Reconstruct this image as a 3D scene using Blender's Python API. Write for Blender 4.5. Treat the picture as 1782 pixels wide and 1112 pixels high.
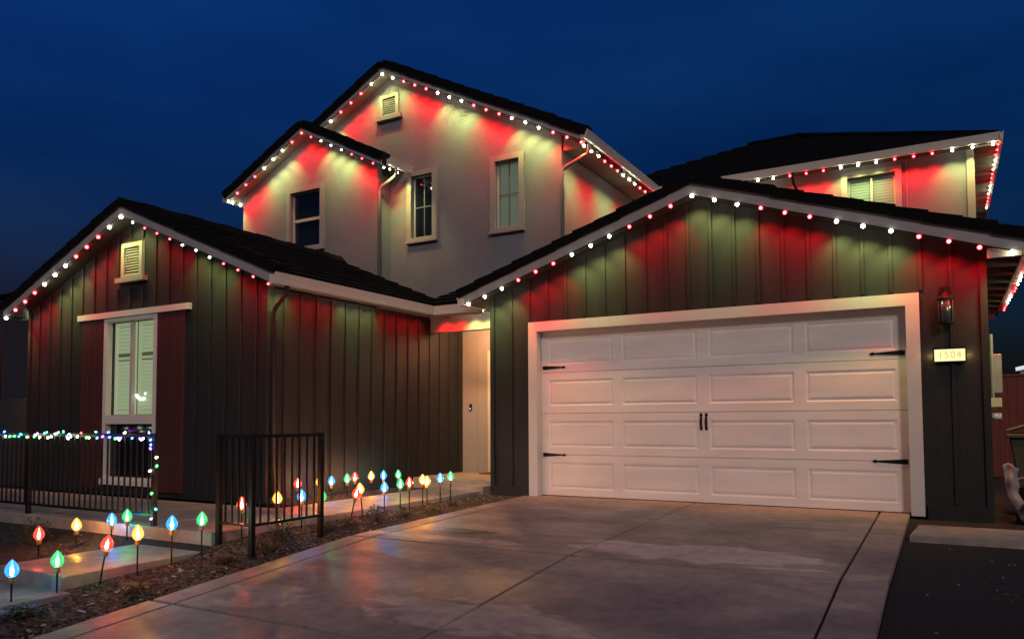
import bpy, bmesh, math, random
from mathutils import Vector, Matrix
random.seed(7)
S = bpy.context.scene
for o in list(bpy.data.objects): bpy.data.objects.remove(o)
COL = S.collection
R = math.radians

# ------------------------------------------------------------------ camera
CX, CY, CZ = 5.267, -10.004, 1.109
yaw, pit, rol = R(29.717), R(2.797), R(-0.28)
FPX = 1323.8
fw = Vector((-math.sin(yaw)*math.cos(pit), math.cos(yaw)*math.cos(pit), math.sin(pit)))
rt = Vector((math.cos(yaw), math.sin(yaw), 0)); up = rt.cross(fw)
rt2 = math.cos(rol)*rt + math.sin(rol)*up; up2 = -math.sin(rol)*rt + math.cos(rol)*up
cd = bpy.data.cameras.new('camera'); cam = bpy.data.objects.new('camera', cd); COL.objects.link(cam)
M = Matrix((rt2, up2, -fw)).transposed().to_4x4(); M.translation = (CX, CY, CZ); cam.matrix_world = M
cd.sensor_width = 36; cd.lens = FPX/1782*36; cd.shift_y = (667.4-556)/1782
cd.clip_start = 0.05; cd.clip_end = 2000
S.camera = cam

# ------------------------------------------------------------------ world, sun, exposure
W = bpy.data.worlds.new('World'); S.world = W; W.use_nodes = True
nt = W.node_tree; nt.nodes.clear()
out = nt.nodes.new('ShaderNodeOutputWorld'); bg = nt.nodes.new('ShaderNodeBackground')
sky = nt.nodes.new('ShaderNodeTexSky'); sky.sky_type = 'NISHITA'; sky.sun_disc = False
sky.sun_elevation = R(-1.0); sky.sun_rotation = R(90); sky.ozone_density = 6; sky.air_density = 1.0; sky.dust_density = 0.3
tint = nt.nodes.new('ShaderNodeMix'); tint.data_type = 'RGBA'; tint.blend_type = 'MULTIPLY'; tint.inputs[0].default_value = 1
tint.inputs[7].default_value = (0.19, 1.22, 1.0, 1)
# thin high cloud, very faint
tc = nt.nodes.new('ShaderNodeTexCoord'); mp = nt.nodes.new('ShaderNodeMapping'); mp.inputs['Scale'].default_value = (1.2, 1.2, 4)
nz = nt.nodes.new('ShaderNodeTexNoise'); nz.inputs['Scale'].default_value = 1.6; nz.inputs['Detail'].default_value = 5
cr = nt.nodes.new('ShaderNodeValToRGB'); cr.color_ramp.elements[0].position = .35; cr.color_ramp.elements[0].color = (.62, .66, .72, 1)
cr.color_ramp.elements[1].position = .7; cr.color_ramp.elements[1].color = (1.7, 1.15, 1.0, 1)
cm = nt.nodes.new('ShaderNodeMix'); cm.data_type = 'RGBA'; cm.blend_type = 'MULTIPLY'; cm.inputs[0].default_value = 1
L = nt.links.new
L(tc.outputs['Generated'], mp.inputs[0]); L(mp.outputs[0], nz.inputs['Vector']); L(nz.outputs[0], cr.inputs[0])
L(sky.outputs[0], tint.inputs[6]); L(tint.outputs[2], cm.inputs[6]); L(cr.outputs[0], cm.inputs[7])
# dusk: the sky deepens towards the horizon behind a low bank of cloud
sx = nt.nodes.new('ShaderNodeSeparateXYZ'); L(tc.outputs['Generated'], sx.inputs[0])
el = nt.nodes.new('ShaderNodeMapRange'); el.interpolation_type = 'SMOOTHSTEP'; el.inputs[1].default_value = -.02; el.inputs[2].default_value = .6; el.inputs[3].default_value = 0; el.inputs[4].default_value = 1.0
L(sx.outputs[2], el.inputs[0])
hz = nt.nodes.new('ShaderNodeMix'); hz.data_type = 'RGBA'; hz.inputs[6].default_value = (1.3, .20, .15, 1); hz.inputs[7].default_value = (1, 1, 1, 1); L(el.outputs[0], hz.inputs[0])
em_ = nt.nodes.new('ShaderNodeMix'); em_.data_type = 'RGBA'; em_.blend_type = 'MULTIPLY'; em_.inputs[0].default_value = 1
L(cm.outputs[2], em_.inputs[6]); L(hz.outputs[2], em_.inputs[7])
L(em_.outputs[2], bg.inputs[0]); bg.inputs[1].default_value = .72; L(bg.outputs[0], out.inputs[0])
sd = bpy.data.lights.new('sun', 'SUN'); sd.energy = 0.90; sd.angle = R(12); sd.color = (1.0, .82, .72)
sun = bpy.data.objects.new('sun', sd); COL.objects.link(sun)
sun.rotation_euler = Vector((-0.46, 0.74, -0.46)).to_track_quat('-Z', 'Y').to_euler()
S.view_settings.view_transform = 'Standard'; S.view_settings.look = 'None'
S.view_settings.exposure = 0; S.view_settings.gamma = 1; S.view_settings.use_curve_mapping = False
LED_W = 33.0      # watts of each eave light's downward beam

# ------------------------------------------------------------------ materials
def mat(name, col, rough=.6, metal=0, spec=.5, var=0, vscale=3, bump=0, bscale=60, stretch=None, col2=None, rvar=0, coat=0):
    m = bpy.data.materials.new(name); m.use_nodes = True; n = m.node_tree; b = n.nodes['Principled BSDF']
    b.inputs['Base Color'].default_value = (*col, 1); b.inputs['Roughness'].default_value = rough
    b.inputs['Metallic'].default_value = metal; b.inputs['Specular IOR Level'].default_value = spec
    b.inputs['Coat Weight'].default_value = coat
    tcn = n.nodes.new('ShaderNodeTexCoord'); mpn = n.nodes.new('ShaderNodeMapping')
    n.links.new(tcn.outputs['Object'], mpn.inputs[0])
    if stretch: mpn.inputs['Scale'].default_value = stretch
    if var or col2:
        t = n.nodes.new('ShaderNodeTexNoise'); t.inputs['Scale'].default_value = vscale; t.inputs['Detail'].default_value = 6
        t.inputs['Roughness'].default_value = .6
        n.links.new(mpn.outputs[0], t.inputs['Vector'])
        r = n.nodes.new('ShaderNodeValToRGB'); r.color_ramp.elements[0].position = .3; r.color_ramp.elements[1].position = .72
        c2 = col2 or tuple(min(1, c*(1+var)) for c in col); c1 = col if col2 else tuple(c*(1-var) for c in col)
        r.color_ramp.elements[0].color = (*c1, 1); r.color_ramp.elements[1].color = (*c2, 1)
        n.links.new(t.outputs[0], r.inputs[0]); n.links.new(r.outputs[0], b.inputs['Base Color'])
        if rvar:
            mr = n.nodes.new('ShaderNodeMapRange'); mr.inputs[3].default_value = max(.05, rough-rvar); mr.inputs[4].default_value = rough+rvar
            mr.inputs[1].default_value = .3; mr.inputs[2].default_value = .7
            n.links.new(t.outputs[0], mr.inputs[0]); n.links.new(mr.outputs[0], b.inputs['Roughness'])
    if bump:
        t2 = n.nodes.new('ShaderNodeTexNoise'); t2.inputs['Scale'].default_value = bscale; t2.inputs['Detail'].default_value = 5
        n.links.new(mpn.outputs[0], t2.inputs['Vector'])
        bp = n.nodes.new('ShaderNodeBump'); bp.inputs['Strength'].default_value = bump; bp.inputs['Distance'].default_value = .01
        n.links.new(t2.outputs[0], bp.inputs['Height']); n.links.new(bp.outputs[0], b.inputs['Normal'])
    return m
def emit(name, col, s):
    m = bpy.data.materials.new(name); m.use_nodes = True; n = m.node_tree; n.nodes.clear()
    o = n.nodes.new('ShaderNodeOutputMaterial'); e = n.nodes.new('ShaderNodeEmission')
    e.inputs[0].default_value = (*col, 1); e.inputs[1].default_value = s; n.links.new(e.outputs[0], o.inputs[0]); return m
def glass(name, tintc=(.9, .95, 1), gloss=.12, dark=None):
    m = bpy.data.materials.new(name); m.use_nodes = True; n = m.node_tree; n.nodes.clear()
    o = n.nodes.new('ShaderNodeOutputMaterial'); mx = n.nodes.new('ShaderNodeMixShader'); tr = n.nodes.new('ShaderNodeBsdfTransparent')
    gl = n.nodes.new('ShaderNodeBsdfGlossy'); gl.inputs['Roughness'].default_value = .03
    fr = n.nodes.new('ShaderNodeFresnel'); fr.inputs[0].default_value = 1.5
    ad = n.nodes.new('ShaderNodeMath'); ad.operation = 'ADD'; ad.inputs[1].default_value = gloss*.4; ad.use_clamp = True
    tr.inputs[0].default_value = (*tintc, 1)
    n.links.new(fr.outputs[0], ad.inputs[0]); n.links.new(ad.outputs[0], mx.inputs[0]); n.links.new(tr.outputs[0], mx.inputs[1]); n.links.new(gl.outputs[0], mx.inputs[2])
    n.links.new(mx.outputs[0], o.inputs[0]); return m
def bulbglass(name, col, s):
    m = bpy.data.materials.new(name); m.use_nodes = True; n = m.node_tree; n.nodes.clear()
    o = n.nodes.new('ShaderNodeOutputMaterial'); mx = n.nodes.new('ShaderNodeMixShader'); tr = n.nodes.new('ShaderNodeBsdfTransparent')
    em = n.nodes.new('ShaderNodeEmission'); gl = n.nodes.new('ShaderNodeBsdfGlossy'); ad = n.nodes.new('ShaderNodeAddShader')
    tcn = n.nodes.new('ShaderNodeTexCoord'); w = n.nodes.new('ShaderNodeTexVoronoi'); w.inputs['Scale'].default_value = 95
    n.links.new(tcn.outputs['Object'], w.inputs['Vector'])
    mr = n.nodes.new('ShaderNodeMapRange'); mr.inputs[2].default_value = .8; mr.inputs[3].default_value = s*.5; mr.inputs[4].default_value = s*1.6
    n.links.new(w.outputs['Distance'], mr.inputs[0]); n.links.new(mr.outputs[0], em.inputs[1])
    tr.inputs[0].default_value = (*[c**.6 for c in col], 1); em.inputs[0].default_value = (*col, 1)
    gl.inputs[0].default_value = (.08, .08, .08, 1); gl.inputs['Roughness'].default_value = .1
    mx.inputs[0].default_value = .6
    n.links.new(tr.outputs[0], mx.inputs[1]); n.links.new(em.outputs[0], mx.inputs[2]); n.links.new(mx.outputs[0], ad.inputs[0]); n.links.new(gl.outputs[0], ad.inputs[1])
    n.links.new(ad.outputs[0], o.inputs[0]); return m

SID = mat('siding_paint', (.0185, .0195, .0205), .6, spec=.3, var=.18, vscale=2.5, bump=.25, bscale=35, stretch=(6, 6, .35))
SHU = mat('shutter_paint', (.060, .016, .015), .5, var=.2, vscale=3, bump=.2, bscale=40, stretch=(6, 6, .3))
STU = mat('stucco', (.205, .205, .225), .85, var=.12, vscale=1.1, bump=.9, bscale=70)
TRIM = mat('trim_paint', (.60, .585, .545), .5, var=.05, vscale=4, bump=.08, bscale=40)
TRIM2 = mat('stucco_trim', (.31, .285, .27), .7, var=.06, vscale=4, bump=.2, bscale=90)
FAS = mat('fascia_paint', (.32, .315, .31), .5, var=.08, vscale=3, bump=.1, bscale=30)
GUT = mat('gutter_enamel', (.68, .60, .51), .35, var=.05, vscale=3)
DOOR = mat('garage_door_enamel', (.82, .77, .71), .42, var=.09, vscale=1.1, bump=.12, bscale=220, stretch=(1, 1, 4))
DARKGAP = mat('dark_gap', (.01, .01, .01), .9)
TILE = mat('roof_tile_concrete', (.0050, .0042, .0042), .9, spec=.15, var=.5, vscale=2.2, bump=.5, bscale=50)
SOF = mat('soffit_paint', (.30, .27, .235), .6, var=.06, vscale=4)
SOFD = mat('dark_soffit_paint', (.05, .05, .045), .6, var=.1, vscale=4)
BLK = mat('black_metal', (.006, .006, .006), .5, spec=.25, var=.2, vscale=20)
GLASSD = mat('dark_window_glass', (.006, .008, .012), .06, spec=.6)
GLASS = glass('clear_pane')
VINYL = mat('window_vinyl', (.45, .44, .43), .4, var=.04)
RDOOR = mat('red_door_paint', (.30, .035, .02), .45, var=.12, vscale=3)
PLAST = mat('white_plastic', (.7, .66, .62), .4, var=.04)
GREY = mat('grey_galvanised', (.38, .38, .36), .4, metal=.4, var=.15, vscale=9)
WOODF = mat('red_fence_wood', (.16, .03, .018), .7, var=.25, vscale=4, stretch=(5, 5, .4), bump=.3)
MULCH = mat('mulch_soil', (.008, .005, .004), .95, col2=(.020, .013, .009), vscale=26, bump=1, bscale=55)
CHIP = mat('mulch_chips', (.03, .018, .012), .8, col2=(.15, .095, .06), vscale=22)
LEAF = mat('shrub_leaf', (.035, .055, .012), .55, var=.5, vscale=30)
LEAF2 = mat('dry_shrub_leaf', (.10, .075, .03), .6, var=.4, vscale=30)
CARTM = mat('trash_cart_plastic', (.065, .068, .045), .5, var=.15, vscale=5)
CARTL = mat('trash_cart_lid_plastic', (.14, .11, .09), .5, var=.15, vscale=5)
BLIND = mat('blind_slat', (.50, .55, .44), .6)
NBW = mat('neighbour_siding', (.03, .03, .035), .8, var=.2)
COPPER = mat('socket_plastic', (.45, .22, .06), .4)
CABLE = mat('green_cable', (.008, .02, .008), .5)

def concrete(name, base, wet):
    m = bpy.data.materials.new(name); m.use_nodes = True; n = m.node_tree; b = n.nodes['Principled BSDF']; LN = n.links.new
    g = n.nodes.new('ShaderNodeNewGeometry')
    def noise(sc, det, st=None, dist=0):
        mpn = n.nodes.new('ShaderNodeMapping'); LN(g.outputs['Position'], mpn.inputs[0])
        if st: mpn.inputs['Scale'].default_value = st
        t = n.nodes.new('ShaderNodeTexNoise'); t.inputs['Scale'].default_value = sc; t.inputs['Detail'].default_value = det
        t.inputs['Distortion'].default_value = dist; LN(mpn.outputs[0], t.inputs['Vector']); return t.outputs[0]
    def ramp(x, a, bb, c0, c1):
        r = n.nodes.new('ShaderNodeValToRGB'); r.color_ramp.elements[0].position = a; r.color_ramp.elements[1].position = bb
        r.color_ramp.elements[0].color = (*c0, 1); r.color_ramp.elements[1].color = (*c1, 1); LN(x, r.inputs[0]); return r.outputs[0]
    def mul(a, bb, f=1, t='MULTIPLY'):
        x = n.nodes.new('ShaderNodeMix'); x.data_type = 'RGBA'; x.blend_type = t; x.inputs[0].default_value = f
        LN(a, x.inputs[6]); LN(bb, x.inputs[7]); return x.outputs[2]
    c = ramp(noise(9, 8), .3, .7, tuple(v*.8 for v in base), tuple(v*1.15 for v in base))
    c = mul(c, ramp(noise(.9, 5, dist=.6), .38, .62, (.72, .68, .67), (1.05, 1.0, .97)))
    c = mul(c, ramp(noise(160, 3), .35, .65, (.85, .85, .85), (1.08, 1.08, 1.08)))
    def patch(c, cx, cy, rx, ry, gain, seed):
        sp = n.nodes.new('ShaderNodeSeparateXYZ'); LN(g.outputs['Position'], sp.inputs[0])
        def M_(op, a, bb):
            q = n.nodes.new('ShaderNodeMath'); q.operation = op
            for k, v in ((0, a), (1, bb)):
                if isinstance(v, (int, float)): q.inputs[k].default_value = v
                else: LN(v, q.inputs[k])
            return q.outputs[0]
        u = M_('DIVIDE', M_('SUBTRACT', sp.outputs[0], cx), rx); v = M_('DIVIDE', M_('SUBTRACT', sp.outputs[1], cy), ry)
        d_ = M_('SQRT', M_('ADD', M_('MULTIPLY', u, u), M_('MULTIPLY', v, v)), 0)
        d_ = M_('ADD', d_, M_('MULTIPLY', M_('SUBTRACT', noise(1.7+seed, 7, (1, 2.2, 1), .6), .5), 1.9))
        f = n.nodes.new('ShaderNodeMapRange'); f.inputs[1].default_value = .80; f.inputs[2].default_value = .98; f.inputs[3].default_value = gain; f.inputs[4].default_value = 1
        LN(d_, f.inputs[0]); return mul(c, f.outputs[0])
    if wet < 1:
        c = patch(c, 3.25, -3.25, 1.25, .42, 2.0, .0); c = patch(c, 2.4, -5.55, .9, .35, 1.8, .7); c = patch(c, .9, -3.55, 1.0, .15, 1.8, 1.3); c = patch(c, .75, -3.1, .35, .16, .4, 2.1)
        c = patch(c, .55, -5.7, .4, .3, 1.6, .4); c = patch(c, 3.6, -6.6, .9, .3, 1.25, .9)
    LN(c, b.inputs['Base Color'])
    # standing-water film: broad smooth patches, dry islands between them
    wt = noise(wet, 6, (1.0, 1.7, 1), .9)
    mr = n.nodes.new('ShaderNodeMapRange'); mr.inputs[1].default_value = .40; mr.inputs[2].default_value = .60
    mr.inputs[3].default_value = .40; mr.inputs[4].default_value = .74; LN(wt, mr.inputs[0]); LN(mr.outputs[0], b.inputs['Roughness'])
    b.inputs['Specular IOR Level'].default_value = .42
    bp = n.nodes.new('ShaderNodeBump'); bp.inputs['Strength'].default_value = .35; bp.inputs['Distance'].default_value = .004
    LN(noise(120, 4, (1, .25, 1)), bp.inputs['Height']); LN(bp.outputs[0], b.inputs['Normal'])
    return m
CONC = concrete('driveway_concrete', (.36, .28, .24), .75)
PATH = concrete('path_concrete', (.36, .32, .28), 1.3)

# ------------------------------------------------------------------ mesh helpers
class MB:
    def __init__(s): s.v = []; s.f = []
    def poly(s, vs, fs):
        b = len(s.v); s.v += [tuple(v) for v in vs]; s.f += [tuple(b+i for i in f) for f in fs]; return s
    def box(s, x0, x1, y0, y1, z0, z1):
        vs = [(x, y, z) for z in (z0, z1) for y in (y0, y1) for x in (x0, x1)]
        return s.poly(vs, [(0, 2, 3, 1), (4, 5, 7, 6), (0, 1, 5, 4), (2, 6, 7, 3), (0, 4, 6, 2), (1, 3, 7, 5)])
    def prism(s, pts, axis, a, b):
        # pts: 2D polygon. axis 'y': (x,z); axis 'x': (y,z); axis 'z': (x,y)
        def P(p, t):
            return {'y': (p[0], t, p[1]), 'x': (t, p[0], p[1]), 'z': (p[0], p[1], t)}[axis]
        k = len(pts)
        vs = [P(p, a) for p in pts] + [P(p, b) for p in pts]
        fs = [tuple(range(k)), tuple(range(2*k-1, k-1, -1))] + [(i, i+k, (i+1) % k+k, (i+1) % k) for i in range(k)]
        return s.poly(vs, fs)
    def tube(s, pts, r, n=8, close=False):
        pts = [Vector(p) for p in pts]; k = len(pts); base = len(s.v); ring = []
        prev = None
        for i, p in enumerate(pts):
            d = (pts[min(i+1, k-1)]-pts[max(i-1, 0)]).normalized()
            a = Vector((0, 0, 1)) if abs(d.z) < .9 else Vector((1, 0, 0))
            u = d.cross(a).normalized() if prev is None else (prev - d*prev.dot(d)).normalized()
            prev = u; w = d.cross(u)
            rr = r[i] if isinstance(r, (list, tuple)) else r
            for j in range(n):
                t = 2*math.pi*j/n; s.v.append(tuple(p+u*math.cos(t)*rr+w*math.sin(t)*rr))
        for i in range(k-1):
            for j in range(n):
                a = base+i*n+j; b = base+i*n+(j+1) % n; s.f.append((a, b, b+n, a+n))
        s.f.append(tuple(base+j for j in range(n-1, -1, -1))); s.f.append(tuple(base+(k-1)*n+j for j in range(n)))
        return s
    def lathe(s, prof, c=(0, 0, 0), n=12):
        base = len(s.v)
        for r, z in prof:
            for j in range(n):
                t = 2*math.pi*j/n; s.v.append((c[0]+r*math.cos(t), c[1]+r*math.sin(t), c[2]+z))
        for i in range(len(prof)-1):
            for j in range(n):
                a = base+i*n+j; b = base+i*n+(j+1) % n; s.f.append((a, b, b+n, a+n))
        s.f.append(tuple(base+j for j in range(n-1, -1, -1))); s.f.append(tuple(base+(len(prof)-1)*n+j for j in range(n)))
        return s
    def mesh(s, name, m, smooth=False, bevel=0):
        me = bpy.data.meshes.new(name); me.from_pydata(s.v, [], s.f)
        bm = bmesh.new(); bm.from_mesh(me); bmesh.ops.recalc_face_normals(bm, faces=bm.faces)
        if bevel: bmesh.ops.bevel(bm, geom=bm.edges[:], offset=bevel, segments=1, affect='EDGES')
        bm.to_mesh(me); bm.free()
        me.materials.append(m)
        if smooth:
            for p in me.polygons: p.use_smooth = True
        return me
    def build(s, name, m, parent=None, smooth=False, bevel=0):
        o = bpy.data.objects.new(name, s.mesh(name, m, smooth, bevel)); COL.objects.link(o)
        if parent: o.parent = parent
        return o
def inst(name, me, parent=None, loc=(0, 0, 0), rot=(0, 0, 0), sc=(1, 1, 1)):
    o = bpy.data.objects.new(name, me); COL.objects.link(o); o.location = loc; o.rotation_euler = rot; o.scale = sc
    if parent: o.parent = parent
    return o
def tag(o, label, cat, group=None):
    o['label'] = label; o['category'] = cat
    if group: o['group'] = group
    return o
def thing(name, label, cat, loc=(0, 0, 0), rz=0, group=None):
    o = bpy.data.objects.new(name, None); COL.objects.link(o); o.location = loc; o.rotation_euler = (0, 0, rz); o.empty_display_size = .1
    return tag(o, label, cat, group)
def struct(o): o['kind'] = 'structure'; return o
def stuff(o): o['kind'] = 'stuff'; return o

# ------------------------------------------------------------------ ground, driveway, path
def drive_z(y):
    if y > -3.82: return .023*y
    if y > -9.5: return -.088+.085*(y+3.82)
    return -.571
def left_z(y):
    P = [(-60, -.62), (-10, -.56), (-8, -.38), (-6.75, -.25), (-6.4, -.215), (-5.3, -.15), (-4.95, -.06), (-4.3, -.02), (0, 0), (60, 0)]
    for (a, za), (b, zb) in zip(P, P[1:]):
        if a <= y <= b: return za+(zb-za)*(y-a)/(b-a)
    return 0
def ground_z(x, y):
    dz = drive_z(y) if y < 0 else 0
    if x < -.95: return left_z(y)-.015
    if x < -.23:
        t = (x+.95)/.72; return (left_z(y)-.015)*(1-t)+(dz-.03)*t
    if x < 4.86: return dz-.10
    return dz-.045
xs = [-300, -120, -60, -30, -20] + [-14+i*1.0 for i in range(12)] + [-2.5, -2.0, -1.93, -1.5, -.95, -.75, -.6, -.4, -.23, -.22, 1, 3, 4.85, 4.87, 5.2, 5.6, 6, 7, 8, 10, 14, 20, 40, 90, 300]
ys = [-200, -80, -40, -25, -16, -12, -10.5, -9.5, -9, -8.5, -8, -7.5, -7, -6.75, -6.4, -6, -5.6, -5.3, -4.95, -4.6, -4.3, -4, -3.82, -3.5, -3, -2, -1, 0, .01, 2, 6, 12, 30, 80, 300]
g = MB(); g.v = [(x, y, ground_z(x, y)) for y in ys for x in xs]
nx = len(xs); g.f = [(j*nx+i, j*nx+i+1, (j+1)*nx+i+1, (j+1)*nx+i) for j in range(len(ys)-1) for i in range(nx-1)]
struct(g.build('ground', MULCH))

drive = bpy.data.objects.new('driveway', None); COL.objects.link(drive); struct(drive)
XJ = [-.23, .04, 2.31, 4.54, 4.86]; YJ = [.14, -1.5, -3.82, -6.14, -8.46]
base = MB()
for a, b in zip(YJ, YJ[1:]): base.poly([(x, y, drive_z(y)-.02+dz) for dz in (-.06, 0) for y in (a, b) for x in (XJ[0]+.01, XJ[-1]-.01)], [(0, 2, 3, 1), (4, 5, 7, 6), (0, 1, 5, 4), (2, 6, 7, 3), (0, 4, 6, 2), (1, 3, 7, 5)])
base.build('slab_base', DARKGAP, drive)
for xa, xb in zip(XJ, XJ[1:]):
    for ya, yb in zip(YJ, YJ[1:]):
        m = MB(); j = .011
        x0, x1, y0, y1 = xa+j, xb-j, yb+j*1.9, ya-j*1.9
        if xa == XJ[0]: x0 = xa
        if xb == XJ[-1]: x1 = xb
        sp = .0; T = [(x0, y0), (x1, y0), (x1, y1), (x0, y1)]; e = .006
        Ti = [(x0+e, y0+e), (x1-e, y0+e), (x1-e, y1-e), (x0+e, y1-e)]
        vs = [(x, y, drive_z(y)-.09) for x, y in T]+[(x, y, drive_z(y)-.005) for x, y in T]+[(x, y, drive_z(y)) for x, y in Ti]
        fs = [(3, 2, 1, 0), (8, 9, 10, 11)]
        for k in range(4):
            fs += [(k, (k+1) % 4, (k+1) % 4+4, k+4), (k+4, (k+1) % 4+4, (k+1) % 4+8, k+8)]
        m.poly(vs, fs).build('concrete_slab', CONC, drive)
street = MB().poly([(-60, -60, -.575), (60, -60, -.575), (60, -9.6, -.575), (-60, -9.6, -.575)], [(0, 1, 2, 3)]).build('street', mat('asphalt', (.05, .05, .05), .8, var=.2, vscale=30)); struct(street)

path = bpy.data.objects.new('front_path', None); COL.objects.link(path); struct(path)
def slab(x0, x1, y0, y1, zt, zb, j=.006):
    e = .01
    m = MB(); T = [(x0+j, y0+j), (x1-j, y0+j), (x1-j, y1-j), (x0+j, y1-j)]
    Ti = [(x0+j+e, y0+j+e), (x1-j-e, y0+j+e), (x1-j-e, y1-j-e), (x0+j+e, y1-j-e)]
    vs = [(x, y, zb) for x, y in T]+[(x, y, zt-e*.8) for x, y in T]+[(x, y, zt) for x, y in Ti]
    fs = [(3, 2, 1, 0), (8, 9, 10, 11)]
    for k in range(4): fs += [(k, (k+1) % 4, (k+1) % 4+4, k+4), (k+4, (k+1) % 4+4, (k+1) % 4+8, k+8)]
    m.poly(vs, fs).build('path_slab', PATH, path)
for ya, yb in ((-5.0, -3.75), (-3.75, -2.5), (-2.5, -1.25), (-1.25, -.10)): slab(-2.0, -.95, ya, yb, .04, -.3)
slab(-1.93, -.93, -6.45, -5.0, -.12, -.5); slab(-1.93, -.78, -7.6, -6.45, -.225, -.6); slab(-1.93, -.78, -8.9, -7.6, -.30, -.8)
for i in range(5): slab(-2.0-1.6*(i+1), -2.0-1.6*i, -5.0, -3.2, .04, -.3)   # patio in front of the gabled wing
slab(-2.0, -.90, -.10, .25, .115, -.2); slab(-2.50, -.86, .25, 1.78, .18, -.2)
curb = MB().prism([(4.92, -1.62), (9.5, -1.62), (9.5, -.72), (4.98, -.72)], 'z', -.12, -.02).build('garden_curb', PATH); struct(curb)

# ------------------------------------------------------------------ the house
house = thing('house', 'two storey house with dark board siding, pale upper floor and white garage door', 'house')
def wall(x0, x1, zb, top, holes, y0, y1, m, name, breaks=()):
    xs = sorted({x0, x1, *breaks, *[h[0] for h in holes], *[h[1] for h in holes]})
    w = MB()
    for a, b in zip(xs, xs[1:]):
        hs = sorted([h for h in holes if h[0] <= a+1e-6 and h[1] >= b-1e-6], key=lambda h: h[2])
        z = zb
        for h in hs:
            if h[2] > z+1e-4: w.box(a, b, y0, y1, z, h[2])
            z = h[3]
        w.prism([(a, z), (b, z), (b, top(b)), (a, top(a))], 'y', y0, y1)
    return w.build(name, m, house)
def gable_top(xp, zp, p): return lambda x: zp-abs(x-xp)*p

PG, PL, PU = .3296, .415, .506
XG, ZG, YG = 2.449, 4.045, -.295
XL_, ZL_, YL_ = -5.296, 4.168, -3.183
XA, ZA, YA = -6.143, 7.074, 1.263
XB, ZB, YB = -4.366, 8.066, 1.68
SP = .3048

# tiles: local x runs down the slope, y along the eave, z up from the deck
def tile_mesh(name, L_, Wd, t):
    m = MB(); lip = .022; g_ = .004
    vs = [(0, g_, 0), (0, Wd-g_, 0), (L_+.02, g_, lip*.3), (L_+.02, Wd-g_, lip*.3),
          (0, g_, t), (0, Wd-g_, t), (L_+.02, g_+.004, t+lip), (L_+.02, Wd-g_-.004, t+lip)]
    m.poly(vs, [(0, 1, 3, 2), (4, 6, 7, 5), (0, 2, 6, 4), (1, 5, 7, 3), (0, 4, 5, 1), (2, 3, 7, 6)])
    return m.mesh(name, TILE)
RK = tile_mesh('rake_tile', .34, .22, .115)
RKU = tile_mesh('rake_tile_upper', .34, .22, .15)
FT = tile_mesh('field_tile', .34, .31, .03)

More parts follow.
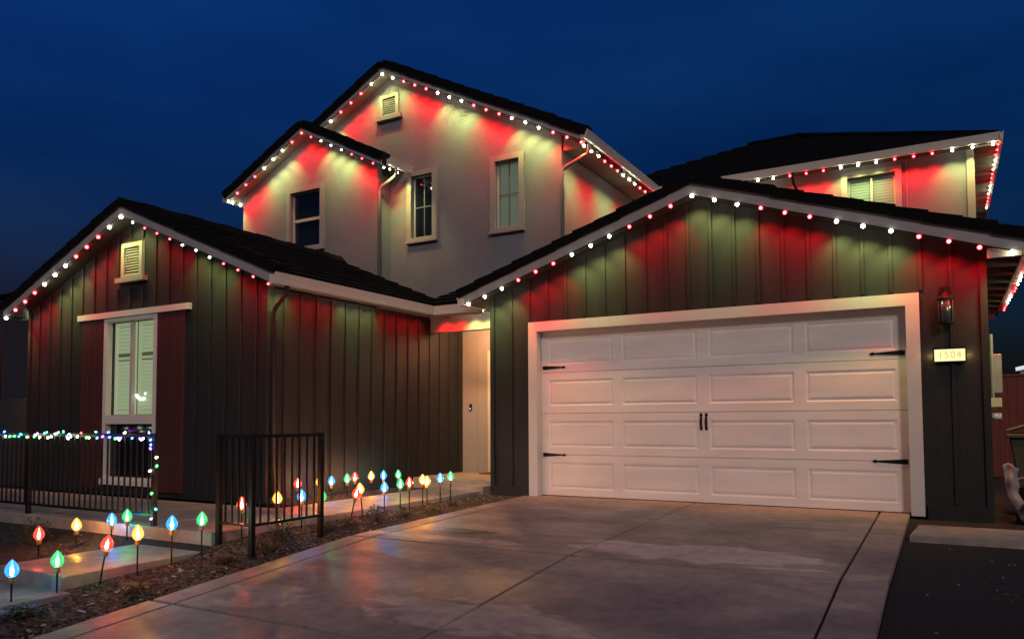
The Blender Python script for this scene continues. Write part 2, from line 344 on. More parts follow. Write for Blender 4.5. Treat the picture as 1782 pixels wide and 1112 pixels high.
def slope_poly(xa, za, xb, zb, h): return [(xa, za), (xb, zb), (xb, zb+h), (xa, za+h)]
def roof(xp, zl, p, hwL, hwR, yf, yb, fh, fm, sofm, rk, field=(), ridge=True, fieldmode='stuff', name_parent=house, ybL=None, ybR=None):
    """gable roof with its ridge along y; zl is the height of the light line at the peak (the lower edge of the fascia)"""
    deck = MB(); zb0 = zl+.03
    th = fh-.02
    ang = math.atan(p); cs = math.cos(ang)
    for sgn, hw, ybk in ((-1, hwL, ybL or yb), (1, hwR, ybR or yb)):
        deck.prism(slope_poly(xp, zb0+.02, xp+sgn*hw, zb0+.02-hw*p, th-.005), 'y', yf+.026, ybk)
    r = deck.build('roof', TILE, name_parent)
    f = MB()
    for sgn, hw in ((-1, hwL), (1, hwR)):
        f.prism(slope_poly(xp, zl+.02, xp+sgn*hw, zl+.02-hw*p, fh), 'y', yf-.002, yf+.024)
    f.build('fascia', fm, name_parent)
    so = MB()
    for sgn, hw, ybk in ((-1, hwL, ybL or yb), (1, hwR, ybR or yb)):
        so.prism(slope_poly(xp, zb0-.0, xp+sgn*(hw-.01), zb0-(hw-.01)*p, .012), 'y', yf+.03, ybk-.01)
    so.build('soffit', sofm, name_parent)
    zt = zl+.02+fh
    # rake tiles
    L_ = .34; 
    for sgn, hw in ((-1, hwL), (1, hwR)):
        n = int(round(hw/(L_*cs))); Lx = hw/n
        for i in range(n):
            o = inst('rake_tile', rk, r, (xp+sgn*i*Lx, yf-.045, zt-.012-i*Lx*p+random.uniform(-.006, .006)), (0, ang*1, 0) if sgn > 0 else (0, ang, math.pi))
            if sgn < 0: o.location.y = yf-.045+.22
            o.scale = (Lx/cs/L_, 1, 1)
    # field tiles
    W_ = .31; stu = MB()
    for sgn, hw, ybk in ((-1, hwL, ybL or yb), (1, hwR, ybR or yb)):
        n = int(round(hw/(L_*cs))); Lx = hw/n; ny = int((ybk-(yf+.18))/W_)
        mode = {-1: field[0], 1: field[1]}[sgn] if field else 'stuff'
        for i in range(n):
            for j in range(ny):
                y = yf+.18+j*W_ + (W_/2 if i % 2 and j < ny-1 else 0); x = xp+sgn*i*Lx; z = zt-.004-i*Lx*p+random.uniform(-.003, .004)
                if mode == 'tiles':
                    o = inst('roof_tile', FT, r, (x, y if sgn > 0 else y+W_, z), (0, ang+random.uniform(-.006, .006), 0 if sgn > 0 else math.pi)); o.scale = (Lx/cs/L_, 1, 1)
                elif mode == 'stuff':
                    c, s_ = cs, math.sin(ang); sc = Lx/cs/L_; vs = []
                    for v in FT.vertices:
                        vx, vy, vz = v.co[0]*sc, v.co[1], v.co[2]
                        vs.append((x+sgn*(vx*c+vz*s_), y+vy, z-vx*s_+vz*c))
                    stu.poly(vs, [tuple(q.vertices) for q in FT.polygons])
    if stu.v: stuff(stu.build('tile_field', TILE, name_parent))
    # ridge caps
    if ridge:
        cap = MB()
        y = yf-.05; k = 0
        while y < yb-.1:
            hgt = .05+.012*(k % 2)
            cap.prism([(xp-.13, zt+.045-.13*p), (xp, zt+hgt+.06), (xp+.13, zt+.045-.13*p), (xp, zt+.02)], 'y', y, y+.36); y += .37; k += 1
        cap.build('ridge_caps', TILE, name_parent)
    return r

# --- garage
GX0, GX1, GD = -.813, 5.70, 2.431
gtop = gable_top(XG, ZG+.04, PG)
w = wall(GX0, GX1, .02, gtop, [(-.02, 4.90, -1, GD+.02)], 0, .12, SID, 'siding_wall', (XG,))
def battens(wl, x0, x1, zb, top, y, skip, first, step=.3048, wd=.045, t=.022):
    x = first
    while x < x1-.03:
        if x > x0+.03:
            zs = [(zb, top(x))]
            for (a, b, c, d) in skip:
                if a-wd/2 < x < b+wd/2:
                    nz_ = []
                    for (p_, q) in zs:
                        if c > p_: nz_.append((p_, min(q, c)))
                        if d < q: nz_.append((max(p_, d), q))
                    zs = [z for z in nz_ if z[1]-z[0] > .04]
            for p_, q in zs: MB().box(x-wd/2, x+wd/2, y-t, y-.0005, p_, q-.03).build('batten', SID, wl, bevel=.004)
        x += step
battens(w, GX0, GX1, .13, gtop, 0, [(-.16, 5.06, -1, 2.60)], -.16+.02-.3048)
MB().box(GX0, GX0+.07, -.028, -.0005, .13, gtop(GX0)-.02).build('corner_board', SID, w)
MB().box(GX1-.07, GX1, -.028, -.0005, .02, gtop(GX1)-.02).build('corner_board', SID, w)
MB().box(GX0+.03, -.15, -.035, -.001, -.05, .125).build('skirt_board', SID, w)
MB().box(5.05, GX1-.0, -.035, -.001, -.05, .125).build('skirt_board', SID, w)
MB().box(GX0, GX0+.12, .122, 1.78, .02, 2.86).build('siding_wall', SID, house)
MB().box(GX0, GX0+.12, 1.80, 5.6, 2.0, 2.86).build('siding_wall', SID, house)
MB().box(GX1-.12, GX1, .122, 5.6, -.05, 2.92).build('siding_wall', SID, house)
MB().box(GX0+.14, GX1-.14, 5.40, 5.5, 0, 2.9).build('siding_wall', SID, house)
# door trim
tr = MB()
tr.box(-.143, 0, -.032, .0, 0.0, 2.431); tr.box(4.88, 5.023, -.032, .0, -.01, 2.431); tr.box(-.143, 5.023, -.032, .0, 2.433, 2.575)
t_ = tr.build('door_trim', TRIM, house)
jm = MB(); jm.box(-.018, -.002, .001, .19, 0.0, GD); jm.box(4.882, 4.898, .001, .19, -.01, GD); jm.box(-.018, 4.898, .001, .19, GD, GD+.018)
jm.build('door_jamb', TRIM, house)
# garage door: sections with recessed raised-field panels
gd = bpy.data.objects.new('garage_door', None); COL.objects.link(gd); gd.parent = house
DY = .125; H4 = GD/4
sec = MB(); 
cols = [(.10+i*1.19, .10+i*1.19+1.07) for i in range(4)]
cols = [(.11, 1.15), (1.27, 2.37), (2.51, 3.61), (3.73, 4.77)]
for r_ in range(4):
    s = MB(); z0 = r_*H4+.003; z1 = (r_+1)*H4-.003; pz0 = z0+.10; pz1 = z1-.10
    if r_ == 0: z0 = .012
    s.box(0.002, 4.878, DY, DY+.04, z0, pz0); s.box(.002, 4.878, DY, DY+.04, pz1, z1)
    e = [0.002]+[v for c in cols for v in c]+[4.878]
    for k in range(0, 10, 2): s.box(e[k], e[k+1], DY, DY+.04, pz0, pz1)
    so_ = s.build('door_section', DOOR, gd)
    for a, b in cols:
        rings = [(0, .0), (.012, .001), (.028, .010), (.04, .010), (.060, .003), (.068, .002)]
        m = MB(); vs = []
        for off, d in rings: vs += [(a+off, DY+d, pz0+off), (b-off, DY+d, pz0+off), (b-off, DY+d, pz1-off), (a+off, DY+d, pz1-off)]
        fs = []
        for q in range(len(rings)-1):
            for k in range(4): fs.append((q*4+k, q*4+(k+1) % 4, (q+1)*4+(k+1) % 4, (q+1)*4+k))
        q = (len(rings)-1)*4; fs.append((q, q+1, q+2, q+3)); m.poly(vs, fs); m.build('door_panel', DOOR, gd)
MB().box(0.0, 4.88, DY+.045, DY+.06, 0.0, GD).build('door_backing', DARKGAP, gd)
MB().box(0.0, 4.88, DY+.002, DY+.035, 0.0, .011).build('weather_seal', BLK, gd)
def strap(x0, x1, z):
    s = 1 if x1 > x0 else -1; m = MB()
    Lh = abs(x1-x0)
    pts = [(0, -.028), (.03, -.030), (Lh*.85, -.010), (Lh*.88, -.020), (Lh*.94, -.017), (Lh, 0), (Lh*.94, .017), (Lh*.88, .020), (Lh*.85, .010), (.03, .030), (0, .028)]
    m.prism([(x0+s*a, z+b) for a, b in pts], 'y', DY-.008, DY-.001)
    for q in (.04, .12, .24): m.box(x0+s*q-.006, x0+s*q+.006, DY-.012, DY-.007, z-.006, z+.006)
    m.build('strap_hinge', BLK, gd)
for z in (1.895, .603): strap(.02, .40, z); strap(4.86, 4.47, z)
for x in (2.405, 2.475):
    m = MB(); m.prism([(x-.014, .97), (x+.014, .97), (x+.02, 1.0), (x+.012, 1.02), (x+.012, 1.15), (x+.022, 1.17), (x+.014, 1.2), (x-.014, 1.2), (x-.022, 1.17), (x-.012, 1.15), (x-.012, 1.02), (x-.02, 1.0)], 'y', DY-.006, DY-.001)
    m.tube([(x, DY-.004, 1.01), (x, DY-.035, 1.03), (x, DY-.04, 1.085), (x, DY-.035, 1.14), (x, DY-.004, 1.16)], .009, 6)
    m.build('door_handle', BLK, gd)
HWG = 12.55*SP/math.sqrt(1+PG*PG)
roof(XG, ZG, PG, HWG, HWG, YG, 5.66, .15, FAS, SOFD, RK, ('stuff', 'stuff'))

# --- gabled wing
LX0, LX1, LY = -8.22, -2.528, -2.888
ltop = gable_top(XL_, ZL_+.045, PL)
WX0, WX1 = -6.04, -4.83
w = wall(LX0, LX1, .02, ltop, [(WX0, WX1, .22, 2.72)], LY, LY+.12, SID, 'siding_wall', (XL_,))
battens(w, LX0, LX1, .10, ltop, LY, [(-6.70, -4.15, .0, 2.83), (-5.72, -5.08, 3.22, 3.9), (-5.82, -5.06, 3.2, 3.3)], LX0+.30)
MB().box(LX0, LX0+.07, LY-.028, LY-.0005, .05, ltop(LX0)-.02).build('corner_board', SID, w)
MB().box(LX1-.07, LX1+.026, LY-.028, LY-.0005, .05, ltop(LX1)-.02).build('corner_board', SID, w)
# side wall facing the entry
sw = MB().box(LX1-.12, LX1, LY+.122, 2.0, .02, 2.90).build('siding_wall', SID, house)
y = LY+.30
MB().box(LX1+.0005, LX1+.026, LY, LY+.06, .05, 2.88).build('corner_board', SID, sw)
while y < 1.78:
    MB().box(LX1+.0005, LX1+.022, y-.022, y+.022, .10, 2.88).build('batten', SID, sw, bevel=.004); y += .3048
MB().box(LX1+.0005, LX1+.034, LY, 1.78, -.05, .095).build('skirt_board', SID, sw)
MB().box(LX0, LX0+.12, LY+.122, 2.0, .02, 2.90).build('siding_wall', SID, house)
HWL = 11.35*SP/math.sqrt(1+PL*PL)
roof(XL_, ZL_, PL, HWL, HWL, YL_, 1.56, .15, FAS, SOFD, RK, ('none', 'tiles'))
# louvred gable vents
def vent(x0, x1, z0, z1, y, mt, sill=True):
    f = MB(); t = .07
    f.box(x0, x0+t, y-.05, y-.001, z0, z1); f.box(x1-t, x1, y-.05, y-.001, z0, z1); f.box(x0+t, x1-t, y-.05, y-.001, z1-t, z1); f.box(x0+t, x1-t, y-.05, y-.001, z0, z0+.03)
    v = f.build('gable_vent', mt, house)
    z = z0+.04; n = 0
    while z < z1-t-.03:
        MB().poly([(x0+t, y-.038, z), (x1-t, y-.038, z), (x1-t, y-.006, z+.036), (x0+t, y-.006, z+.036), (x0+t, y-.032, z-.004), (x1-t, y-.032, z-.004), (x1-t, y-.002, z+.03), (x0+t, y-.002, z+.03)], [(0, 1, 2, 3), (7, 6, 5, 4), (0, 4, 5, 1), (2, 6, 7, 3), (0, 3, 7, 4), (1, 5, 6, 2)]).build('louvre', mt, v); z += .042
    if sill: MB().box(x0-.10, x1+.08, y-.085, y-.001, z0-.075, z0-.003).build('sill', mt, v)
vent(-5.655, -5.15, 3.315, 3.84, LY-.0, TRIM2)
vent(-4.62, -4.15, 7.29, 7.74, 1.974, TRIM2)
# tall window with shutters
MB().box(-6.76, -4.05, LY-.055, LY-.0005, 2.722, 2.812).build('window_header', TRIM, house)
def shutter(x0, x1, z0, z1, y):
    s = MB().box(x0, x1, y-.02, y-.0005, z0, z1).build('shutter', SHU, house)
    n = 3; wd = (x1-x0)/n
    for i in range(n): MB().box(x0+i*wd+.004, x0+(i+1)*wd-.004, y-.034, y-.021, z0, z1).build('shutter_board', SHU, s, bevel=.002)
shutter(-6.665, -6.085, .10, 2.715, LY); shutter(-4.775, -4.165, .10, 2.715, LY)
wf = MB(); y0, y1 = LY-.035, LY+.06
wf.box(-6.075, -6.0, y0, y1, .2, 2.72); wf.box(-4.86, -4.785, y0, y1, .2, 2.72); wf.box(-6.0, -4.86, y0, y1, 2.66, 2.72)
wf.box(-6.0, -4.86, y0, y1, 1.09, 1.225); wf.box(-6.0, -4.86, y0, y1, .2, .285)
wo = wf.build('window', TRIM, house)
MB().box(-5.46, -5.415, LY+.0, LY+.055, 1.227, 2.658).build('mullion', VINYL, wo)
MB().box(-5.998, -4.862, LY+.062, LY+.072, .286, 1.088).build('glass_pane', GLASSD, wo)
MB().box(-6.09, -4.77, LY-.06, LY-.036, .17, .255).build('sill', TRIM, wo)
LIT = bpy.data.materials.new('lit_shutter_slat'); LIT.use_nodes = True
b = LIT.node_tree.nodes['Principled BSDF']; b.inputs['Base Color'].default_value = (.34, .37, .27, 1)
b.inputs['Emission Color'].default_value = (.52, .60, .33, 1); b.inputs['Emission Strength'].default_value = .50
for a, c in ((-5.99, -5.47), (-5.405, -4.87)):
    MB().poly([(a, LY+.066, 1.232), (c, LY+.066, 1.232), (c, LY+.066, 2.655), (a, LY+.066, 2.655)], [(0, 1, 2, 3)]).build('glass_pane', GLASS, wo)
    st = MB(); st.box(a, a+.05, LY+.10, LY+.125, 1.235, 2.65); st.box(c-.05, c, LY+.10, LY+.125, 1.235, 2.65); st.box(a+.05, c-.05, LY+.10, LY+.125, 2.59, 2.65); st.box(a+.05, c-.05, LY+.10, LY+.125, 1.235, 1.30); st.box(a+.05, c-.05, LY+.10, LY+.125, 2.08, 2.12)
    st.build('inner_shutter_frame', LIT, wo)
    z = 1.305
    while z < 2.56:
        if not 2.05 < z < 2.12:
            MB().poly([(a+.05, LY+.100, z), (c-.05, LY+.100, z), (c-.05, LY+.118, z+.057), (a+.05, LY+.118, z+.057)], [(0, 1, 2, 3)]).build('slat', LIT, wo)
        z += .058
MB().box(-6.0, -4.86, LY+.135, LY+.14, 1.22, 2.66).build('room_glow', emit('room_light', (.50, .56, .30), .16), wo)
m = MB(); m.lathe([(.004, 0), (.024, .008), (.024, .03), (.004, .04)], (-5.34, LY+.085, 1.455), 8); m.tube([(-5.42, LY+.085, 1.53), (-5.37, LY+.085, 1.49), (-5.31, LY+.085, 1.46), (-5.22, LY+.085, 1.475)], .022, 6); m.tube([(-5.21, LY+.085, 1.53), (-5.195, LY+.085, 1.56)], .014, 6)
m.build('pane_glint', emit('pane_glint_glow', (1, .98, .8), 2.2), wo, smooth=True)  # bright reflection in the pane, modelled as an added glowing shape
MB().box(-8.1, -2.66, LY+.8, LY+.82, .1, 2.8).build('inner_wall', DARKGAP, house)

# --- entry recess and porch
MB().box(-2.526, -1.93, 1.80, 1.95, .05, 3.6).build('stucco_wall', TRIM2, house)
MB().box(-2.20, -2.185, 1.785, 1.799, .2, 2.66).build('wall_joint', SOF, house)
MB().box(-.99, -.70, 1.80, 1.95, .05, 3.6).build('stucco_wall', TRIM2, house)
MB().box(-1.93, -.99, 1.80, 1.95, 2.34, 3.6).build('stucco_wall', TRIM2, house)
fd = MB().box(-1.925, -.995, 1.84, 1.89, .19, 2.33).build('front_door', RDOOR, house)
MB().box(-1.96, -1.90, 1.765, 1.80, .19, 2.38).build('door_frame', TRIM, house)
hm = MB(); hm.box(-1.90, -1.86, 1.825, 1.839, .98, 1.32); hm.tube([(-1.88, 1.835, 1.30), (-1.88, 1.79, 1.27), (-1.88, 1.785, 1.15), (-1.88, 1.835, 1.02)], .011, 6)
hm.build('handle', BLK, fd)
db = MB(); db.box(-2.365, -2.315, 1.772, 1.7995, 1.30, 1.42); dbo = db.build('doorbell', BLK, house, bevel=.004)
MB().lathe([(.0, 0), (.014, 0), (.014, .002), (0, .002)], (0, 0, 0), 12).build('button', emit('doorbell_glow', (.5, .6, 1.0), 1.6), dbo)
o = dbo.children[0]; o.matrix_world = Matrix.Translation((-2.34, 1.768, 1.335)) @ Matrix.Rotation(R(90), 4, 'X')
MB().box(-1.86, -1.02, 1.30, 1.72, .185, .20).build('doormat', mat('doormat_fibre', (.24, .05, .03), .95, bump=.8, bscale=200), None)
tag(bpy.data.objects['doormat'], 'red doormat on the raised entry slab', 'doormat')
MB().box(-2.526, -.70, .76, .92, 2.645, 2.96).build('porch_beam', TRIM2, house)
MB().box(-2.526, -.70, .93, 1.79, 2.90, 2.93).build('soffit', SOF, house)
pl_ = MB().lathe([(.075, 0), (.075, -.012), (.055, -.012), (.05, -.004)], (-1.6, 1.05, 2.899), 16).build('porch_downlight', TRIM, house)
MB().lathe([(.05, -.001), (.05, -.003), (.0, -.003)], (-1.6, 1.05, 2.897), 16).build('lens', emit('porch_lamp_glow', (1, .62, .32), 9), pl_)
pd = bpy.data.lights.new('porch_lamp', 'POINT'); pd.energy = 85; pd.color = (1, .47, .20); pd.shadow_soft_size = .05
po = bpy.data.objects.new('porch_lamp', pd); COL.objects.link(po); po.parent = pl_; po.location = (-1.6, 1.05, 2.70)
# porch roof between the wing and the garage
pr_ = MB(); pr_.poly([(-2.6, .30, 2.96), (-1.15, .30, 2.96), (-1.15, 1.98, 3.50), (-2.6, 1.98, 3.50), (-2.6, .30, 3.03), (-1.15, .30, 3.03), (-1.15, 1.98, 3.62), (-2.6, 1.98, 3.62)], [(0, 1, 2, 3), (7, 6, 5, 4), (0, 4, 5, 1), (2, 6, 7, 3), (0, 3, 7, 4), (1, 5, 6, 2)])
pro = pr_.build('roof', TILE, house)
for j in range(5):
    for i in range(5):
        x = -2.45+j*.30; y = .26+i*.33; inst('roof_tile', FT, pro, (x, y+.34, 3.035+(y+.34-.30)*.351), (0, math.atan(.351), -math.pi/2))
# gutters: stepped profile along an eave
def gutter_prof(c, z0, z1, out):
    h = z1-z0
    return [(c, z0), (c+out*.100, z0), (c+out*.106, z0+h*.45), (c+out*.112, z0+h*.6), (c+out*.125, z1), (c+out*.105, z1), (c+out*.10, z1-.02), (c, z1-.02)]
def gutter_y(x, y0, y1, z0, z1, out): return MB().prism(gutter_prof(x, z0, z1, out), 'y', y0, y1).build('gutter', GUT, house)
def gutter_x(y, x0, x1, z0, z1, out): return MB().prism(gutter_prof(y, z0, z1, out), 'x', x0, x1).build('gutter', GUT, house)
gutter_y(-2.175, -3.19, .24, 2.87, 3.01, 1)
MB().box(-2.245, -2.217, -3.15, .26, 2.86, 3.0).build('fascia', FAS, house)
gutter_x(.36, -2.10, -1.22, 2.87, 3.01, -1)
MB().box(-2.24, -1.2, .362, .39, 2.84, 3.0).build('fascia', FAS, house)
MB().box(-2.24, -1.21, .39, .76, 2.955, 2.97).build('soffit', SOF, house)
gutter_y(-1.125, -.30, .35, 2.885, 3.01, -1)
gutter_y(6.03, -.26, 5.1, 2.87, 3.0, 1)
MB().box(5.702, 6.02, -.26, 5.04, 2.952, 2.962).build('soffit', SOF, house)
for yy in [(-.25+i*.62) for i in range(9)]: MB().box(5.70, 6.02, yy, yy+.05, 2.86, 2.95).build('rafter_tail', SOF, house)
MB().box(5.702, 6.02, 5.05, 5.09, 2.78, 2.97).build('fascia', TRIM, house)
# downspouts
def spout(pts, m=GUT, r=.03): return MB().tube(pts, r, 8).build('downspout', m, house, smooth=True)
spout([(-2.13, -2.93, 2.88), (-2.13, -2.93, 2.80), (-2.17, -2.93, 2.75), (-2.44, -2.84, 2.62), (-2.485, -2.82, 2.55), (-2.485, -2.82, .12)], SID)
spout([(-3.86, 1.50, 6.00), (-3.86, 1.50, 5.90), (-3.90, 1.50, 5.84), (-4.24, 1.54, 5.72), (-4.30, 1.545, 5.64), (-4.30, 1.545, 3.9)], TRIM2)
spout([(.07, 1.80, 5.84), (.07, 1.80, 5.74), (.03, 1.82, 5.68), (-.42, 1.90, 5.56), (-.49, 1.91, 5.48), (-.49, 1.91, 3.6)], TRIM2)
spout([(2.80, 5.34, 5.88), (2.80, 5.34, 5.80), (2.80, 5.40, 5.72), (2.83, 5.60, 5.60), (2.83, 5.62, 4.0)], SID)

# --- upper storey, small gable
SW = lambda xp, zp, p: gable_top(xp, zp+.05, p)
def win(x0, x1, z0, z1, y, kind, mt=TRIM2, tw=.105):
    """stucco-trimmed window in a hole cut for it"""
    f = MB(); p = .05
    f.box(x0-tw, x0, y-p, y-.001, z0-tw, z1+tw); f.box(x1, x1+tw, y-p, y-.001, z0-tw, z1+tw); f.box(x0, x1, y-p, y-.001, z1, z1+tw); f.box(x0, x1, y-p, y-.001, z0-tw, z0)
    o = f.build('window', mt, house)
    fr = MB(); t = .035; ya, yb = y+.05, y+.09
    fr.box(x0, x0+t, ya, yb, z0, z1); fr.box(x1-t, x1, ya, yb, z0, z1); fr.box(x0+t, x1-t, ya, yb, z1-t, z1); fr.box(x0+t, x1-t, ya, yb, z0, z0+t)
    fr.build('frame', VINYL, o)
    MB().box(x0-tw-.02, x1+tw+.02, y-.075, y-.051, z0-tw, z0-tw+.05).build('sill', mt, o)
    zc = (z0+z1)/2; xc = (x0+x1)/2
    a, b_, c, d = x0+t, x1-t, z0+t, z1-t
    if kind == 'hung':
        MB().box(a, b_, ya-.005, yb-.005, zc-.03, zc+.03).build('meeting_rail', VINYL, o)
        MB().box(a, b_, yb-.02, yb-.012, zc+.031, d).build('glass_pane', GLASSD, o)
        MB().box(a, b_, yb-.006, yb+.002, c, zc-.031).build('glass_pane', GLASSD, o)
    elif kind == 'cross':
        MB().box(a, b_, yb-.02, yb-.012, c, d).build('glass_pane', GLASSD, o)
        q = MB(); q.box(xc-.012, xc+.012, yb-.034, yb-.0205, c, d); q.box(a, xc-.0125, yb-.034, yb-.0205, zc-.012, zc+.012); q.box(xc+.0125, b_, yb-.034, yb-.0205, zc-.012, zc+.012)
        q.build('muntin', mat('dark_muntin', (.10, .11, .14), .4), o)
    elif kind == 'shade':
        MB().poly([(a, yb-.016, c), (b_, yb-.016, c), (b_, yb-.016, d), (a, yb-.016, d)], [(0, 1, 2, 3)]).build('glass_pane', GLASS, o)
        q = MB(); q.box(xc-.012, xc+.012, yb-.034, yb-.0205, c, d); q.box(a, xc-.0125, yb-.034, yb-.0205, zc-.012, zc+.012); q.box(xc+.0125, b_, yb-.034, yb-.0205, zc-.012, zc+.012)
        q.build('muntin', mat('green_muntin', (.12, .13, .10), .5), o)
        sh = MB(); sh.box(a, b_, yb+.02, yb+.025, c, d)
        sm = bpy.data.materials.new('roller_shade'); sm.use_nodes = True; bb = sm.node_tree.nodes['Principled BSDF']; bb.inputs['Base Color'].default_value = (.42, .46, .36, 1)
        bb.inputs['Emission Color'].default_value = (.40, .48, .28, 1); bb.inputs['Emission Strength'].default_value = .16
        sh.build('roller_shade', sm, o)
    elif kind == 'blind':
        MB().box(xc-.02, xc+.02, ya-.005, yb, c, d).build('mullion', VINYL, o)
        MB().poly([(a, yb-.012, c), (b_, yb-.012, c), (b_, yb-.012, d), (a, yb-.012, d)], [(0, 1, 2, 3)]).build('glass_pane', GLASS, o)
        z = c+.02
        bm_ = BL_
        while z < d-.02:
            for (p0, p1) in ((a, xc-.021), (xc+.021, b_)):
                MB().poly([(p0, yb+.01, z), (p1, yb+.01, z), (p1, yb+.022, z+.053), (p0, yb+.022, z+.053)], [(0, 1, 2, 3)]).build('slat', bm_, o)
            z += .055
        MB().box(a, b_, yb+.05, yb+.055, c, d).build('room_backing', DARKGAP, o)
    return o
BL_ = bpy.data.materials.new('upper_blind'); BL_.use_nodes = True; bb = BL_.node_tree.nodes['Principled BSDF']; bb.inputs['Base Color'].default_value = (.20, .24, .19, 1)
bb.inputs['Emission Color'].default_value = (.36, .42, .36, 1); bb.inputs['Emission Strength'].default_value = .12
wall(-8.186, -4.368, 2.9, SW(XA, ZA, PU), [(-6.71, -5.86, 4.76, 5.94)], 1.558, 1.70, STU, 'stucco_wall', (XA,))
MB().box(-4.51, -4.368, 1.702, 2.2, 2.9, 6.0).build('stucco_wall', STU, house)
MB().box(-8.186, -8.05, 1.702, 9, 2.9, 5.98).build('stucco_wall', STU, house)
win(-6.71, -5.86, 4.76, 5.94, 1.558, 'hung')
HWA = 7.75*SP/math.sqrt(1+PU*PU)
HWA_L = 8.35*SP/math.sqrt(1+PU*PU)
roof(XA, ZA, PU, HWA_L, HWA, YA, 9.0, .10, FAS, SOF, RKU, ('none', 'none'), ybR=2.0)
gutter_y(-3.87, 1.22, 1.90, 5.99, 6.12, 1)
MB().box(-8.49, -8.46, 1.24, 9, 5.96, 6.06).build('fascia', FAS, house)
# --- upper storey, main gable
MB()
wall(-8.0, -.533, 2.9, SW(XB, ZB, PU), [(-3.83, -3.32, 4.71, 5.95), (-1.895, -1.385, 4.66, 5.91)], 1.974, 2.12, STU, 'stucco_wall', (XB,))
MB().box(-.673, -.533, 2.122, 9.0, 2.9, 6.04).build('stucco_wall', STU, house)
win(-3.83, -3.32, 4.71, 5.95, 1.974, 'cross'); win(-1.895, -1.385, 4.66, 5.91, 1.974, 'shade')
HWB = 16.15*SP/math.sqrt(1+PU*PU)
roof(XB, ZB, PU, HWB*.87, HWB, YB, 9.0, .11, FAS, SOF, RKU, ('none', 'none'))
MB().box(-.51, -.05, 2.0, 9.0, 5.885, 5.90).build('soffit', SOF, house)
MB().prism([(-.51, 5.901), (-.05, 5.901), (-.05, 5.905), (-.51, 6.13)], 'y', 2.0, 2.02).build('soffit', SOF, house)
MB().box(-.05, -.022, 1.70, 9.0, 5.83, 5.98).build('fascia', SOF, house)
gutter_y(-.02, 1.66, 9.0, 5.90, 6.06, 1)
# --- upper storey, hipped rear block
wall(-2.5, 5.817, 2.6, lambda x: 5.92, [(3.74, 4.56, 4.70, 5.70)], 5.68, 5.82, STU, 'stucco_wall')
MB().box(5.677, 5.817, 5.822, 12.5, 2.6, 5.92).build('stucco_wall', STU, house)
win(3.74, 4.56, 4.70, 5.70, 5.68, 'blind')
MB().box(5.70, 5.82, 5.640, 5.679, 2.9, 5.90).build('corner_trim', TRIM2, house)
MB().box(4.74, 4.76, 5.66, 5.679, 2.9, 5.90).build('wall_joint', TRIM2, house)
e0, e1, f0, f1 = -2.8, 6.20, 5.36, 13.2; D = 3.92
hp = MB(); hp.poly([(e0, f0, 6.0), (e1, f0, 6.0), (e1, f1, 6.0), (e0, f1, 6.0), (e0+D, f0+D, 7.96), (e1-D, f0+D, 7.96)], [(0, 1, 5, 4), (1, 2, 5), (2, 3, 4, 5), (3, 0, 4), (3, 2, 1, 0)])
hip = hp.build('roof', TILE, house)
cs_ = MB()
for i in range(13):   # tile courses on the front and right slopes
    o_ = i*.30; z = 6.02+o_*.5
    if o_ > D-.25: break
    for k in range(int((e1-e0-2*o_)/.32)):
        x = e0+o_+k*.32; cs_.poly([(x+.004, f0+o_-.03, z-.015), (x+.316, f0+o_-.03, z-.015), (x+.316, f0+o_+.30, z+.135), (x+.004, f0+o_+.30, z+.135), (x+.004, f0+o_-.03, z+.03), (x+.316, f0+o_-.03, z+.03), (x+.316, f0+o_+.30, z+.155), (x+.004, f0+o_+.30, z+.155)], [(0, 1, 2, 3), (7, 6, 5, 4), (0, 4, 5, 1), (2, 6, 7, 3), (0, 3, 7, 4), (1, 5, 6, 2)])
stuff(cs_.build('tile_field', TILE, house))
MB().tube([(e1-.05, f0+.05, 6.04), (e1-D, f0+D, 8.02)], .06, 6).build('hip_caps', TILE, house)
MB().tube([(e1-D, f0+D, 8.0), (e0+D, f0+D, 8.0)], .06, 6).build('ridge_caps', TILE, house)
MB().box(-2.8, 6.18, 5.385, 5.68, 5.93, 5.945).build('soffit', SOF, house)
MB().box(5.82, 6.18, 5.68, 13.1, 5.93, 5.945).build('soffit', SOF, house)
for yy in [5.5+i*.62 for i in range(11)]: MB().box(5.819, 6.17, yy, yy+.05, 5.87, 5.929).build('rafter_tail', SOF, house)
gutter_x(5.37, -2.8, 6.20, 5.88, 6.02, -.7)
gutter_y(6.19, 5.28, 13.1, 5.88, 6.02, .5)

# ------------------------------------------------------------------ eave light strings
def bulbmesh(name, m, r=.024):
    b_ = MB(); b_.lathe([(.004, -r), (r*.7, -r*.7), (r, 0), (r*.75, r*.55), (r*.7, r*.7)], (0, 0, 0), 8); return b_.mesh(name, m, True)
WHITE = (1.0, .97, .62); RED = (1.0, .012, .012)
M_W = emit('warm_white_led', (1.0, .95, .66), 42); M_R = emit('red_led', (1.0, .030, .035), 30)
BW, BR = bulbmesh('white_led_bulb', M_W), bulbmesh('red_led_bulb', M_R)
def lampdata(nm, col, w_, ang=94):
    d_ = bpy.data.lights.new(nm, 'SPOT'); d_.energy = w_; d_.color = col; d_.spot_size = R(ang); d_.spot_blend = 1.0; d_.shadow_soft_size = .02; return d_
LWd = lampdata('white_led_beam', (.86, .94, .27), LED_W*.85); LRd = lampdata('red_led_beam', (1.0, .006, .008), LED_W*1.25)
LWw = LWd.copy(); LWw.energy *= .62; LRw = LRd.copy(); LRw.energy *= .55
